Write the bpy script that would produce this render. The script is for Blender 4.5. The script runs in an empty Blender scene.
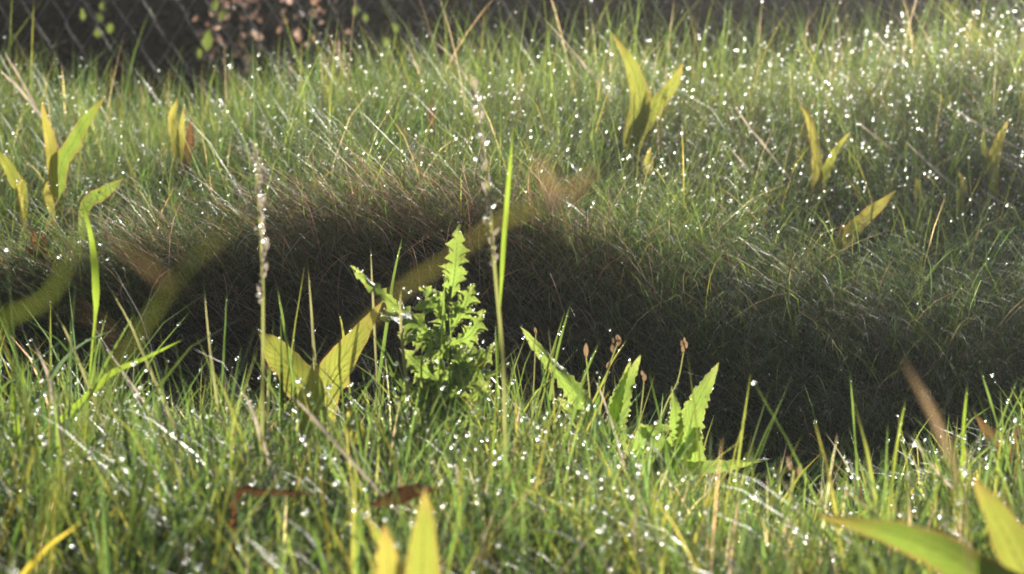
import bpy, math, random
import numpy as np
from mathutils import Vector, noise as mnoise

R = math.radians
rng = np.random.default_rng(7)
random.seed(7)
SC = bpy.context.scene
COL = SC.collection

# ------------------------------------------------------------------ camera
CAM_Z, PITCH, LENS = 0.55, 7.0, 100.0
FPX = 1024 * LENS / 36.0
cd = bpy.data.cameras.new('camera')
cd.lens = LENS; cd.sensor_width = 36.0
cd.clip_start = 0.05; cd.clip_end = 2000
cd.dof.use_dof = True
cd.dof.focus_distance = 3.38
cd.dof.aperture_fstop = 8.2
cam = bpy.data.objects.new('camera', cd)
cam.location = (0, 0, CAM_Z); cam.rotation_euler = (R(90 - PITCH), 0, 0)
COL.objects.link(cam); SC.camera = cam

# ------------------------------------------------------------------ sky, sun, exposure
SUN_EL, SUN_AZ = 16.5, 19.0           # azimuth to the right of the view axis
w = bpy.data.worlds.new('World'); SC.world = w; w.use_nodes = True
nt = w.node_tree; nt.nodes.clear()
sky = nt.nodes.new('ShaderNodeTexSky'); sky.sky_type = 'NISHITA'; sky.sun_disc = False
sky.sun_elevation = R(SUN_EL); sky.sun_rotation = R(SUN_AZ)
bg = nt.nodes.new('ShaderNodeBackground'); bg.inputs['Strength'].default_value = 0.075
wo = nt.nodes.new('ShaderNodeOutputWorld')
nt.links.new(sky.outputs[0], bg.inputs[0]); nt.links.new(bg.outputs[0], wo.inputs[0])
sl = bpy.data.lights.new('sun', 'SUN'); sl.energy = 5.0; sl.angle = R(0.53); sl.color = (1.0, 0.95, 0.86)
sun = bpy.data.objects.new('sun', sl); COL.objects.link(sun)
sdir = Vector((math.sin(R(SUN_AZ)) * math.cos(R(SUN_EL)), math.cos(R(SUN_AZ)) * math.cos(R(SUN_EL)), math.sin(R(SUN_EL))))
sun.rotation_euler = sdir.to_track_quat('Z', 'Y').to_euler(); sun.location = sdir * 20
SC.view_settings.view_transform = 'Standard'; SC.view_settings.look = 'None'
SC.view_settings.exposure = 0.9; SC.view_settings.gamma = 1.0
SC.view_settings.use_curve_mapping = False
cy = SC.cycles
cy.max_bounces = 7; cy.transmission_bounces = 5; cy.transparent_max_bounces = 8
cy.diffuse_bounces = 3; cy.glossy_bounces = 3; cy.volume_bounces = 0
cy.caustics_refractive = True; cy.caustics_reflective = False; cy.blur_glossy = 0.0
cy.sample_clamp_indirect = 0.0
cy.use_denoising = True

# ------------------------------------------------------------------ helpers
_f = Vector((0, math.cos(R(PITCH)), -math.sin(R(PITCH)))); _u = Vector((0, math.sin(R(PITCH)), math.cos(R(PITCH))))
def P(px, py, y):
    """the point of the place at depth y that the photograph shows at pixel px, py"""
    d = _f + Vector((1, 0, 0)) * ((px - 512) / FPX) + _u * ((287 - py) / FPX)
    return Vector((0, 0, CAM_Z)) + d * (y / d.y)
def row_z(row, y):
    return CAM_Z - y * math.tan(R(PITCH) + math.atan((row - 287) / FPX))

def sst(a, b, v):
    t = np.clip((v - a) / (b - a), 0, 1); return t * t * (3 - 2 * t)
def wob(x, y, s=1.0, k=0.0):
    return (np.sin(x * 3.1 * s + 1.3 + k) * np.cos(y * 2.7 * s + .4 - k) + .6 * np.sin(x * 6.3 * s + y * 5.1 * s + 2.1 + k)
            + .4 * np.sin(-x * 11.7 * s + y * 9.4 * s + .7 * k))
_bx = (np.array([-300, 0, 110, 200, 300, 400, 540, 620, 700, 850, 1024, 1300]) - 512) * .00135
_bz = np.array([row_z(r, 3.83) for r in (265, 265, 258, 244, 212, 198, 200, 235, 268, 296, 318, 320)]) - .05
_cx = (np.array([-300, 0, 60, 150, 230, 300, 450, 600, 760, 850, 950, 1024, 1300]) - 512) * .00176
_cz = np.array([row_z(r, 5.0) for r in (80, 80, 85, 112, 92, 76, 66, 60, 66, 54, 44, 38, 36)]) - .10
def G(x, y):
    x = np.asarray(x, float); y = np.asarray(y, float)
    front = -.075 * np.exp(-((x - .29) / .17) ** 2) * sst(2.2, 2.8, y) - .012 * sst(.4, .8, x) + .006 * wob(x, y, 2.5)
    edge = 2.97 + .05 * np.sin(x * 5 + 1) + .025 * np.sin(x * 13)
    floor = -.15 + .008 * wob(x, y, 3)
    z = front + (floor - front) * sst(edge, edge + .18, y)
    brow = np.interp(x, _bx, _bz); crest = np.interp(x, _cx, _cz)
    by = 3.83 + .035 * np.sin(x * 4.3 + .5) + .035 * np.sin(x * 11) + .03 * np.sin(x * 19 + 1) + .02 * np.sin(x * 37 + 2)
    z = z + (brow - z) * sst(3.42, by, y)
    t = np.clip((y - by) / (5.0 - by), 0, 1)
    z = np.where(y > by, brow + (crest - brow) * t ** .9 + .012 * wob(x, y, 3) * np.minimum(1, (y - by) * 5), z)
    z = np.where(y > 5.0, crest - .16 * sst(5.0, 6.2, y) + .012 * wob(x, y, 3), z)
    far = sst(2, 8, np.abs(x)) + sst(12, 30, np.abs(y))
    return z * (1 - np.clip(far, 0, 1)) + .1 * np.clip(far, 0, 1)
def gz(x, y): return float(G(x, y))

def obj(name, me, mat=None, parent=None, loc=None, label=None, cat=None, group=None, kind=None):
    o = bpy.data.objects.new(name, me); COL.objects.link(o)
    if mat is not None and me is not None and not me.materials: me.materials.append(mat)
    if parent is not None: o.parent = parent
    if loc is not None: o.location = loc
    if label: o['label'] = label
    if cat: o['category'] = cat
    if group: o['group'] = group
    if kind: o['kind'] = kind
    return o
def thing(name, loc, label, cat, group=None):
    return obj(name, None, loc=loc, label=label, cat=cat, group=group)

def mesh_np(name, v, f4=None, f3=None, col=None, uv=None, smooth=True):
    """a mesh from numpy arrays of quads and triangles"""
    me = bpy.data.meshes.new(name)
    v = np.asarray(v, np.float32); me.vertices.add(len(v)); me.vertices.foreach_set('co', v.ravel())
    loops = []; starts = []; n = 0
    for f, k in ((f4, 4), (f3, 3)):
        if f is None or len(f) == 0: continue
        f = np.asarray(f, np.int32); loops.append(f.ravel()); starts.append(n + np.arange(len(f), dtype=np.int32) * k); n += f.size
    loops = np.concatenate(loops); starts = np.concatenate(starts)
    me.loops.add(len(loops)); me.loops.foreach_set('vertex_index', loops)
    me.polygons.add(len(starts)); me.polygons.foreach_set('loop_start', starts)
    me.update(calc_edges=True)
    if smooth: me.polygons.foreach_set('use_smooth', np.ones(len(starts), bool))
    if col is not None:
        a = me.attributes.new('col', 'FLOAT_COLOR', 'POINT')
        c = np.ones((len(v), 4), np.float32); c[:, :3] = col; a.data.foreach_set('color', c.ravel())
    if uv is not None:
        u = me.uv_layers.new(name='UVMap'); u.data.foreach_set('uv', np.asarray(uv, np.float32)[loops].ravel())
    me.validate(); me.update()
    return me

# ------------------------------------------------------------------ materials
def new_mat(name):
    m = bpy.data.materials.new(name); m.use_nodes = True; t = m.node_tree; t.nodes.clear()
    return m, t
class N:
    def __init__(s, t): s.t = t
    def n(s, typ, **kw):
        x = s.t.nodes.new(typ)
        for k, v in kw.items(): setattr(x, k, v)
        return x
    def l(s, a, b): s.t.links.new(a, b)
    def val(s, sock, v):
        if hasattr(v, 'is_output'): s.l(v, sock)
        else: sock.default_value = v
    def math(s, op, a, b=0.0, c=0.0):
        x = s.n('ShaderNodeMath', operation=op)
        for i, v in enumerate((a, b, c)): s.val(x.inputs[i], v)
        return x.outputs[0]
    def mix(s, fac, a, b, mode='MIX'):
        x = s.n('ShaderNodeMix', data_type='RGBA', blend_type=mode)
        s.val(x.inputs[0], fac)
        for i, v in ((6, a), (7, b)):
            s.val(x.inputs[i], (*v, 1) if isinstance(v, tuple) and len(v) == 3 else v)
        return x.outputs[2]
    def noise(s, scale, detail=2.0, vec=None, rough=.5):
        x = s.n('ShaderNodeTexNoise'); x.inputs['Scale'].default_value = scale; x.inputs['Detail'].default_value = detail
        x.inputs['Roughness'].default_value = rough
        if vec is not None: s.l(vec, x.inputs['Vector'])
        return x.outputs['Fac']
    def ramp(s, fac, stops):
        x = s.n('ShaderNodeValToRGB'); e = x.color_ramp.elements
        while len(e) < len(stops): e.new(.5)
        for i, (p, c) in enumerate(stops): e[i].position = p; e[i].color = (*c, 1)
        s.l(fac, x.inputs[0]); return x.outputs[0]
    def leafy(s, refl, trans, tw=.55, rough=.38, spec=.35, bump=None):
        """leaf tissue: light reflected on one side, light let through to the other, a waxy wet skin"""
        d = s.n('ShaderNodeBsdfDiffuse'); tr = s.n('ShaderNodeBsdfTranslucent'); gl = s.n('ShaderNodeBsdfGlossy')
        s.val(d.inputs[0], refl); s.val(tr.inputs[0], trans)
        gl.inputs['Roughness'].default_value = rough; gl.inputs[0].default_value = (1, 1, 1, 1)
        a = s.n('ShaderNodeAddShader') if tw is None else s.n('ShaderNodeMixShader')
        if tw is not None: a.inputs[0].default_value = tw; i = 1
        else: i = 0
        s.l(d.outputs[0], a.inputs[i]); s.l(tr.outputs[0], a.inputs[i + 1])
        fr = s.n('ShaderNodeFresnel'); fr.inputs[0].default_value = 1.4
        m = s.n('ShaderNodeMixShader'); s.l(s.math('MULTIPLY', fr.outputs[0], spec), m.inputs[0])
        s.l(a.outputs[0], m.inputs[1]); s.l(gl.outputs[0], m.inputs[2])
        if bump is not None:
            for x in (d, gl): s.l(bump, x.inputs['Normal'])
        o = s.n('ShaderNodeOutputMaterial'); s.l(m.outputs[0], o.inputs[0])

def grass_mat(name, tmul=(2.6, 2.45, 1.7), tw=.6, rough=.45, spec=.14):
    m, t = new_mat(name); s = N(t)
    at = s.n('ShaderNodeAttribute', attribute_name='col')
    nz = s.noise(90, 2); geo = s.n('ShaderNodeTexCoord')
    c = s.mix(s.math('MULTIPLY', nz, .5), at.outputs['Color'], s.mix(1.0, at.outputs['Color'], (1.9, 1.45, 1.2), 'MULTIPLY'))
    tr = s.mix(1.0, c, tmul, 'MULTIPLY')
    s.leafy(c, tr, tw, rough, spec)
    return m
MG = grass_mat('grass_tissue')
MD = grass_mat('dry_grass_tissue', (1.15, 1.1, 1.0), .5, .5, .06)
def dock_mat(name, green, yellow, edge, edge_w=.16, mottled=.5, trans=2.35):
    m, t = new_mat(name); s = N(t)
    uv = s.n('ShaderNodeUVMap'); sp = s.n('ShaderNodeSeparateXYZ'); s.l(uv.outputs[0], sp.inputs[0])
    u, v = sp.outputs[0], sp.outputs[1]
    ac = s.math('ABSOLUTE', s.math('SUBTRACT', u, .5))              # 0 at the midrib, .5 at the margin
    n1 = s.noise(34, 3); n2 = s.noise(120, 2)
    base = s.mix(s.math('MULTIPLY', s.math('SMOOTH_MIN', 1.0, s.math('MULTIPLY', n1, 1.5), .1), mottled * 1.6), green, yellow)
    wob_ = s.math('MULTIPLY', s.math('SUBTRACT', n1, .5), .35)
    ed = s.math('ADD', s.math('MULTIPLY', s.math('SUBTRACT', ac, .5 - edge_w), 1 / edge_w), wob_)
    tip = s.math('MULTIPLY', s.math('SUBTRACT', v, .82), 4.0)
    ed = s.math('MAXIMUM', ed, s.math('ADD', tip, wob_))
    base = s.mix(s.math('MINIMUM', s.math('MAXIMUM', ed, 0.0), .9), base, edge)
    lat = s.math('SINE', s.math('MULTIPLY', s.math('SUBTRACT', s.math('MULTIPLY', v, 1.0), s.math('MULTIPLY', ac, .35)), 95.0))
    lat = s.math('MULTIPLY', s.math('MAXIMUM', s.math('SUBTRACT', lat, .55), 0.0), 1.6)
    rib = s.math('MAXIMUM', s.math('SUBTRACT', 1.0, s.math('MULTIPLY', ac, 26.0)), 0.0)
    vein = s.math('MINIMUM', s.math('ADD', s.math('MULTIPLY', lat, .7), rib), 1.0)
    spots = s.math('GREATER_THAN', s.math('ADD', n2, s.math('MULTIPLY', ac, .18)), .71)
    base = s.mix(s.math('MULTIPLY', spots, .55), base, (.09, .035, .02))
    n3 = s.noise(22, 4, rough=.7); wear = s.math('GREATER_THAN', s.math('ADD', n3, s.math('MULTIPLY', ac, .22)), .70)
    base = s.mix(s.math('MULTIPLY', wear, .7), base, (.15, .075, .035))
    tr = s.mix(1.0, base, (trans * 1.05, trans, trans * .8), 'MULTIPLY')
    tr = s.mix(s.math('MULTIPLY', vein, .75), tr, (.10, .12, .03))
    refl = s.mix(s.math('MULTIPLY', vein, .35), base, (.20, .22, .10))
    b = s.n('ShaderNodeBump'); b.inputs['Strength'].default_value = .5; b.inputs['Distance'].default_value = .002
    s.l(s.math('ADD', vein, s.math('MULTIPLY', n2, .4)), b.inputs['Height'])
    s.leafy(refl, tr, .6, .33, .45, b.outputs[0])
    return m
M_DOCK = dock_mat('dock_leaf_yellow_green', (.11, .16, .03), (.21, .205, .04), (.26, .17, .06), .07)
M_DOCKY = dock_mat('dock_leaf_yellow', (.16, .185, .035), (.24, .215, .05), (.31, .18, .07), .09, .7)
M_DOCKG = dock_mat('dock_leaf_green', (.075, .13, .02), (.13, .17, .03), (.20, .11, .04), .10, .5, 2.6)
M_DOCKR = dock_mat('dock_leaf_red', (.13, .05, .025), (.19, .085, .04), (.13, .04, .025), .3, .7, 1.3)
M_THI = dock_mat('thistle_leaf', (.09, .16, .03), (.15, .20, .045), (.22, .24, .08), .06, .5, 3.0)
def plain(name, a, b, scale=60, rough=.6, spec=.2, metal=0.0):
    m, t = new_mat(name); s = N(t)
    p = s.n('ShaderNodeBsdfPrincipled'); n = s.noise(scale, 4)
    s.l(s.ramp(n, [(.3, a), (.7, b)]), p.inputs['Base Color']); p.inputs['Roughness'].default_value = rough
    p.inputs['Specular IOR Level'].default_value = spec; p.inputs['Metallic'].default_value = metal
    bp = s.n('ShaderNodeBump'); bp.inputs['Strength'].default_value = .6; bp.inputs['Distance'].default_value = .004
    s.l(n, bp.inputs['Height']); s.l(bp.outputs[0], p.inputs['Normal'])
    o = s.n('ShaderNodeOutputMaterial'); s.l(p.outputs[0], o.inputs[0]); return m
M_SOIL = plain('damp_soil', (.035, .026, .018), (.085, .062, .043), 30, .9, .1)
M_STEM = plain('green_stem', (.07, .11, .03), (.13, .15, .05), 80, .45, .4)
M_RED = plain('reddish_stem', (.09, .03, .02), (.16, .07, .04), 90, .5, .4)
M_BARK = plain('dark_twig', (.03, .022, .018), (.06, .045, .035), 60, .8, .2)
M_WIRE = plain('galvanised_wire', (.06, .055, .055), (.22, .2, .19), 40, .3, .5, .85)
def water():
    m, t = new_mat('dew_water'); s = N(t)
    g = s.n('ShaderNodeBsdfGlass'); g.inputs['IOR'].default_value = 1.33; g.inputs['Roughness'].default_value = .28
    o = s.n('ShaderNodeOutputMaterial'); s.l(g.outputs[0], o.inputs[0]); return m
M_DEW = water()

# ------------------------------------------------------------------ the ground
def ax(lo, hi, step, far):
    a = np.arange(lo, hi + 1e-6, step); k = np.geomspace(1, far, 14)
    return np.concatenate([lo - k[::-1], a, hi + k])
gx = ax(-1.8, 1.8, .04, 300); gy = np.concatenate([-np.geomspace(1, 300, 10)[::-1], np.arange(.2, 6.4, .03), 6.4 + np.geomspace(.3, 400, 20)])
X, Y = np.meshgrid(gx, gy); Z = G(X, Y)
nx, ny = len(gx), len(gy); idx = np.arange(nx * ny).reshape(ny, nx)
q = np.stack([idx[:-1, :-1], idx[:-1, 1:], idx[1:, 1:], idx[1:, :-1]], -1).reshape(-1, 4)
obj('ground', mesh_np('ground', np.stack([X, Y, Z], -1).reshape(-1, 3), q), M_SOIL, kind='structure',
    label='dark damp soil of the two grassy banks and the hollow between', cat='ground')

# ------------------------------------------------------------------ grass in the mass
def blades(x, y, L, W, th0, th1, phi, col, k=4, side=None, lift=0.0, curl=0.0):
    """many blades at once: each bends from th0 to th0+th1 off the vertical along azimuth phi; returns verts, quads, colours, points"""
    n = len(x); z = G(x, y) - .004 + lift
    p = np.stack([x, y, z], -1); pts = [p]
    for i in range(k):
        t = (i + .5) / k; th = th0 + th1 * t ** 1.3; ph = phi + curl * t
        p = p + (L / k)[:, None] * np.stack([np.sin(th) * np.cos(ph), np.sin(th) * np.sin(ph), np.cos(th)], -1)
        pts.append(p)
    pts = np.stack(pts, 1)                                          # n, k+1, 3
    # keep blades above the ground they bend down to
    gzv = G(pts[..., 0], pts[..., 1]) + .002
    pts[:, 1:, 2] = np.maximum(pts[:, 1:, 2], gzv[:, 1:] + .006 * np.abs(np.sin(np.arange(n) * 7.7))[:, None])
    if side is None: side = phi + math.pi / 2 + rng.normal(0, .7, n)
    s = np.stack([np.cos(side), np.sin(side), np.zeros(n)], -1)
    prof = np.array([.75, 1.0, .92, .66, .05]) if k == 4 else np.array([.8, 1.0, .8, .08]) if k == 3 else np.interp(np.linspace(0, 1, k + 1), [0, .25, .7, 1], [.75, 1, .7, .05])
    o = s[:, None, :] * (W[:, None] * prof[None] / 2)[..., None]
    v = np.stack([pts - o, pts + o], 2).reshape(-1, 3)              # n, k+1, 2
    b = np.arange(n)[:, None] * (2 * (k + 1)) + np.arange(k)[None] * 2
    f = np.stack([b, b + 1, b + 3, b + 2], -1).reshape(-1, 4)
    c = np.repeat(col, 2 * (k + 1), 0)
    return v, f, c, pts
def palette(n, cols, wts, jit=.22):
    cols = np.array(cols); i = rng.choice(len(cols), n, p=np.array(wts) / sum(wts))
    c = cols[i] * np.exp(rng.normal(0, jit, (n, 1))) * np.exp(rng.normal(0, .07, (n, 3)))
    return np.clip(c, .003, .6)
def stuff(name, parts, mat, label, cat):
    v = []; f = []; c = []; n = 0
    for a in parts:
        v.append(a[0]); f.append(a[1] + n); c.append(a[2]); n += len(a[0])
    return obj(name, mesh_np(name, np.concatenate(v), np.concatenate(f), col=np.concatenate(c)), mat, kind='stuff', label=label, cat=cat)

GREEN, DEEP, YEL, STRAW, RUST, BLUE = (.074, .124, .036), (.042, .078, .026), (.138, .160, .042), (.38, .33, .25), (.15, .09, .055), (.068, .112, .060)
dew = []                                                            # (points, radius)
def scatter(n, x0, x1, y0, y1): return rng.uniform(x0, x1, n), rng.uniform(y0, y1, n)

# far bank: fine, wind-combed grass
n = 190000
x, y = scatter(n, -1.35, 1.35, 3.74, 5.5)
hole = 1 - .75 * np.exp(-((x + .62) / .1) ** 2) * sst(4.5, 4.8, y)
keep = rng.random(n) < hole * np.clip(.5 + .3 * wob(x, y, 2.2) + .38 * wob(x, y, 6.5, 2.0), .07, 1) * np.where(y > 5.15, .6, 1); x, y = x[keep], y[keep]; n = len(x)
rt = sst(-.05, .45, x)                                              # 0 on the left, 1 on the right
cl = .5 + .5 * np.sin(3.1 * wob(x, y, 1.7, 1.0))
L = (.045 + .11 * rng.random(n) ** 2) * (1 + .35 * cl) * (1 + .2 * wob(x, y, 6.5, 2.0)) * (1 + .5 * sst(.6, .85, x) * sst(4.6, 5.0, y)) * (1 - .15 * (1 - rt))
pick = rng.random(n)
tc = np.stack([rng.uniform(-1.35, 1.35, 2600), rng.uniform(3.74, 5.5, 2600)], -1); ti = rng.integers(0, 2600, n); tuft = (rng.random(n) < .35) & (y > 3.9)
tox, toy = rng.normal(0, .015, n), rng.normal(0, .015, n)
x = np.where(tuft, tc[ti, 0] + tox, x); y = np.where(tuft, np.clip(tc[ti, 1] + toy, 3.74, 5.5), y)
phi = np.where(pick < .5, rng.normal(-.25, .6, n) + .5 * cl, np.where(pick < .5 + .3 * rt, math.pi + rng.normal(0, .5, n), rng.uniform(0, 6.283, n)))
lay = np.clip(wob(x, y, 9.0, 5.0) - .7, 0, 1)
phi = np.where(tuft, np.arctan2(toy, tox) + rng.normal(0, .5, n), phi); L = L * np.where(tuft, 1.08, 1.0)
room = np.ones(n)
for px_, y_, hw in ((640, 4.55, .06), (822, 4.35, .05), (862, 4.1, .06), (998, 4.4, .045), (75, 4.24, .07), (10, 4.2, .05), (182, 4.6, .045), (432, 4.6, .025), (305, 3.97, .05), (105, 4.05, .05)):
    room = np.where((np.abs(x - (px_ - 512) * y_ / FPX) < hw) & (y > y_ - .30) & (y < y_ - .01), .38, room)
L = L * room
th0 = .7 * lay + np.abs(rng.normal(.22, .2, n)) + .15 * rt * cl; th1 = np.abs(rng.normal(.75, .5, n)) + .4 * rt * cl
front = 1 - sst(3.75, 4.05, y); th0 += .45 * front; th1 += .5 * front
phi = np.where(rng.random(n) < .75 * front, math.pi * 1.33 + rng.normal(0, .35, n), phi)
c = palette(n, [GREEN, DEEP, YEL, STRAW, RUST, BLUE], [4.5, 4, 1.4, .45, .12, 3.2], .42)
c *= (.86 + .14 * rt)[:, None]; c[:, 0] *= 1 + .35 * rt; c[:, 1] *= 1 + .2 * rt  # shading of the left bank put into blade colour, yellower toward the right
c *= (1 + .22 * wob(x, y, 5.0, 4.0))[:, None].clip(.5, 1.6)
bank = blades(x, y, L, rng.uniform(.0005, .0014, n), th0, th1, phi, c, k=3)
# taller thin upright blades along the crest
m_ = 5200
x, y = scatter(m_, -1.35, 1.35, 4.3, 5.5)
kk = rng.random(m_) < .25 + .75 * sst(4.5, 5.0, y); x, y = x[kk], y[kk]; m_ = len(x)
tall = blades(x, y, rng.uniform(.10, .2, m_) * (1 + .45 * sst(-.3, -.05, x) * rng.random(m_) ** 2), rng.uniform(.0009, .0019, m_), np.abs(rng.normal(.12, .14, m_)), np.abs(rng.normal(.35, .3, m_)),
              rng.uniform(0, 6.283, m_), palette(m_, [GREEN, YEL, STRAW, BLUE], [5, 1.6, .3, 2]))
x, y = scatter(110, -.9, .95, 4.7, 5.2); kk = rng.random(110) < .35 + .65 * sst(-.3, -.1, x) * (1 - sst(.35, .6, x)); x, y = x[kk], y[kk]; n = len(x)
wisp = blades(x, y, rng.uniform(.18, .34, n), rng.uniform(.0014, .0026, n), np.abs(rng.normal(.15, .12, n)), rng.uniform(.05, .6, n), np.where(rng.random(n) < .6, rng.normal(0, .6, n), rng.normal(3.14, .6, n)),
              palette(n, [GREEN, YEL, STRAW], [5, 2, .7]), k=6)
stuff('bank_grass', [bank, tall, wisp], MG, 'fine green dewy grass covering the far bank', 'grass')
def dew_on(pts, n, rmin, rmax, tip=.5, pw=2.0):
    """drops strung along some of the blades, several to a blade, and single ones at tips"""
    k = pts.shape[1] - 1; host = rng.integers(0, len(pts), max(1, n // 5))
    i = np.where(rng.random(n) < .6, host[rng.integers(0, len(host), n)], rng.integers(0, len(pts), n))
    t = np.where(rng.random(n) < tip, k - .02, rng.uniform(.3, 1, n) * k); a = np.minimum(t.astype(int), k - 1); fr = (t - a)[:, None]
    p = pts[i, a] * (1 - fr) + pts[i, a + 1] * fr
    rad = rmin + (rmax - rmin) * rng.random(n) ** pw
    d = rng.normal(0, 1, (n, 3)); d[:, 2] = np.abs(d[:, 2]) * .6; d /= np.linalg.norm(d, axis=1)[:, None]
    dew.append((p + d * (rad * 1.02)[:, None], rad))
sel = bank[3][bank[3][:, -1, 1] > 3.9]
dew_on(sel, 19000, .0005, .0022, .35, 2.7)
rs = sel[sel[:, -1, 0] > .25]; dew_on(rs, 10000, .0005, .0026, .35, 2.7)
dew_on(tall[3], 500, .0007, .0022, .7)

# long dead blades draped down the shaded face and over the floor of the hollow
n = 26000
x, y = scatter(n, -1.2, 1.2, 3.22, 3.95)
kk = rng.random(n) < .35 + .65 * sst(3.3, 3.7, y); x, y = x[kk], y[kk]; n = len(x)
phi = math.pi * 1.30 + rng.normal(0, .55, n) + .5 * sst(.1, .6, x) * rng.normal(0, 1.2, n)
dc = palette(n, [(.36, .27, .19), (.24, .175, .125), (.15, .135, .06), (.07, .09, .035), (.52, .44, .35)], [3.5, 4, 2, 1.5, .6], .35)
green_ = rng.random(n) < .72 * sst(.03, .25, x) + .3 * sst(-.35, -.55, x); dc = np.where(green_[:, None], palette(n, [GREEN, DEEP, BLUE], [2, 4, 2], .3), dc)
dead = blades(x, y, rng.uniform(.07, .26, n), rng.uniform(.0007, .0020, n), rng.uniform(.6, 1.2, n), rng.uniform(.5, 1.2, n), phi,
              dc, k=6, curl=rng.normal(0, .5, n), lift=.01)
stuff('draped_dead_grass', [dead], MD, 'long brown and dull green grass draped down the shaded bank into the hollow', 'dry grass')
n = 40000
x, y = scatter(n, -1.2, 1.2, 3.46, 4.05)
kk = rng.random(n) < np.clip(.55 + .5 * wob(x, y, 7.5, 3.0), .12, 1) * (.4 + .6 * np.clip(sst(.02, .22, x) + sst(-.3, -.5, x), 0, 1)); x, y = x[kk], y[kk]; n = len(x)
fc = blades(x, y, .07 + .16 * rng.random(n) ** 1.5, rng.uniform(.0006, .0014, n), rng.uniform(.2, .9, n), rng.uniform(.7, 1.9, n), math.pi * 1.35 + rng.normal(0, .7, n),
            palette(n, [GREEN, YEL, DEEP, BLUE, RUST], [4, 1.5, 3, 2, .1], .3), k=6, curl=rng.normal(0, .4, n))
stuff('brow_grass', [fc], MG, 'dark green grass hanging over the brow of the far bank', 'grass')
dew_on(fc[3], 700, .0006, .002)

# pale dry straws lying slantwise in the far bank
n = 170
x, y = scatter(n, -1.3, 1.3, 3.95, 5.4)
straw = blades(x, y, rng.uniform(.06, .16, n), rng.uniform(.0012, .0026, n), rng.uniform(.35, 1.1, n), rng.uniform(-.1, .25, n),
               np.where(rng.random(n) < .7, math.pi * .95, .2) + rng.normal(0, .45, n), palette(n, [STRAW, (.42, .36, .26)], [1, 1], .15), lift=.02)
stuff('dry_straws', [straw], MD, 'pale dry straws lying slantwise among the far bank grass', 'straw')
dew_on(straw[3], 160, .0008, .002)

# near bank: coarser turf
def fg_field(n, y0, y1, L0, L1, W0, W1, cols, wts, xr=.85):
    cx, cy_ = scatter(max(1, n // 16), -xr, xr, y0, y1); ci = rng.integers(0, len(cx), n); loose = rng.random(n) < .35
    ox, oy = rng.normal(0, .011, n), rng.normal(0, .011, n)
    x = np.where(loose, rng.uniform(-xr, xr, n), cx[ci] + ox); y = np.where(loose, rng.uniform(y0, y1, n), np.clip(cy_[ci] + oy, y0, y1))
    size = np.where(loose, 1, np.exp(rng.normal(0, .3, len(cx)))[ci].clip(.55, 1.6))
    low = np.exp(-((x - .29) / .2) ** 2) * sst(2.5, 2.9, y)
    L = rng.uniform(L0, L1, n) * size * (.6 + .4 * sst(1.85, 2.25, y)) * (1 - .5 * low) * (1 + .12 * wob(x, y, 3)) * (1 + .25 * sst(-.25, -.5, x))
    ph = np.where(loose, rng.uniform(0, 6.283, n), np.arctan2(oy, ox) + rng.normal(0, .5, n))
    return blades(x, y, L, rng.uniform(W0, W1, n), np.abs(rng.normal(.18, .22, n)), np.abs(rng.normal(.6, .6, n)), ph, palette(n, cols, wts, .32))
t1 = fg_field(26000, 1.7, 3.06, .035, .105, .0009, .0026, [GREEN, DEEP, YEL, STRAW, BLUE], [5, 3, 2.2, .8, 3])
t2 = fg_field(6000, 1.7, 3.06, .08, .155, .0014, .0042, [GREEN, YEL, DEEP], [6, 3, 2])
t3 = fg_field(16000, 1.7, 3.08, .02, .045, .0012, .0026, [DEEP, GREEN, RUST, YEL], [4, 4, .5, 1])
x, y = scatter(2600, -.62, .62, 2.35, 2.88); kk = (x < .13) | (rng.random(2600) < .2); x, y = x[kk], y[kk]; n = len(x)
t5 = blades(x, y, rng.uniform(.08, .15, n), rng.uniform(.0010, .0028, n), np.abs(rng.normal(.15, .15, n)), np.abs(rng.normal(.6, .5, n)), rng.uniform(0, 6.283, n),
            palette(n, [GREEN, YEL, DEEP, BLUE, STRAW], [5, 3, 2, 2, .5], .3), k=5)
t6 = fg_field(420, 1.9, 3.0, .03, .075, .005, .011, [GREEN, YEL, YEL, (.2, .19, .05)], [3, 3, 2, 1])
stuff('near_turf', [t1, t2, t3, t5, t6], MG, 'coarser sunlit green turf of the near bank', 'grass')
n = 1700
x, y = scatter(n, -.85, .85, 1.75, 3.05)
t4 = blades(x, y, rng.uniform(.04, .11, n), rng.uniform(.0012, .003, n), rng.uniform(.2, 1.1, n), rng.uniform(-.2, .5, n), rng.uniform(0, 6.283, n),
            palette(n, [STRAW, (.42, .36, .26), RUST], [3, 2, .8], .2))
stuff('near_dry_grass', [t4], MD, 'pale dead blades scattered through the near turf', 'dry grass')
for a, k_ in ((t1, 5200), (t2, 3600), (t5, 1500), (t4, 400)): dew_on(a[3], int(k_ * 1.15), .0004, .0026, .35, 2.8)

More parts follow.
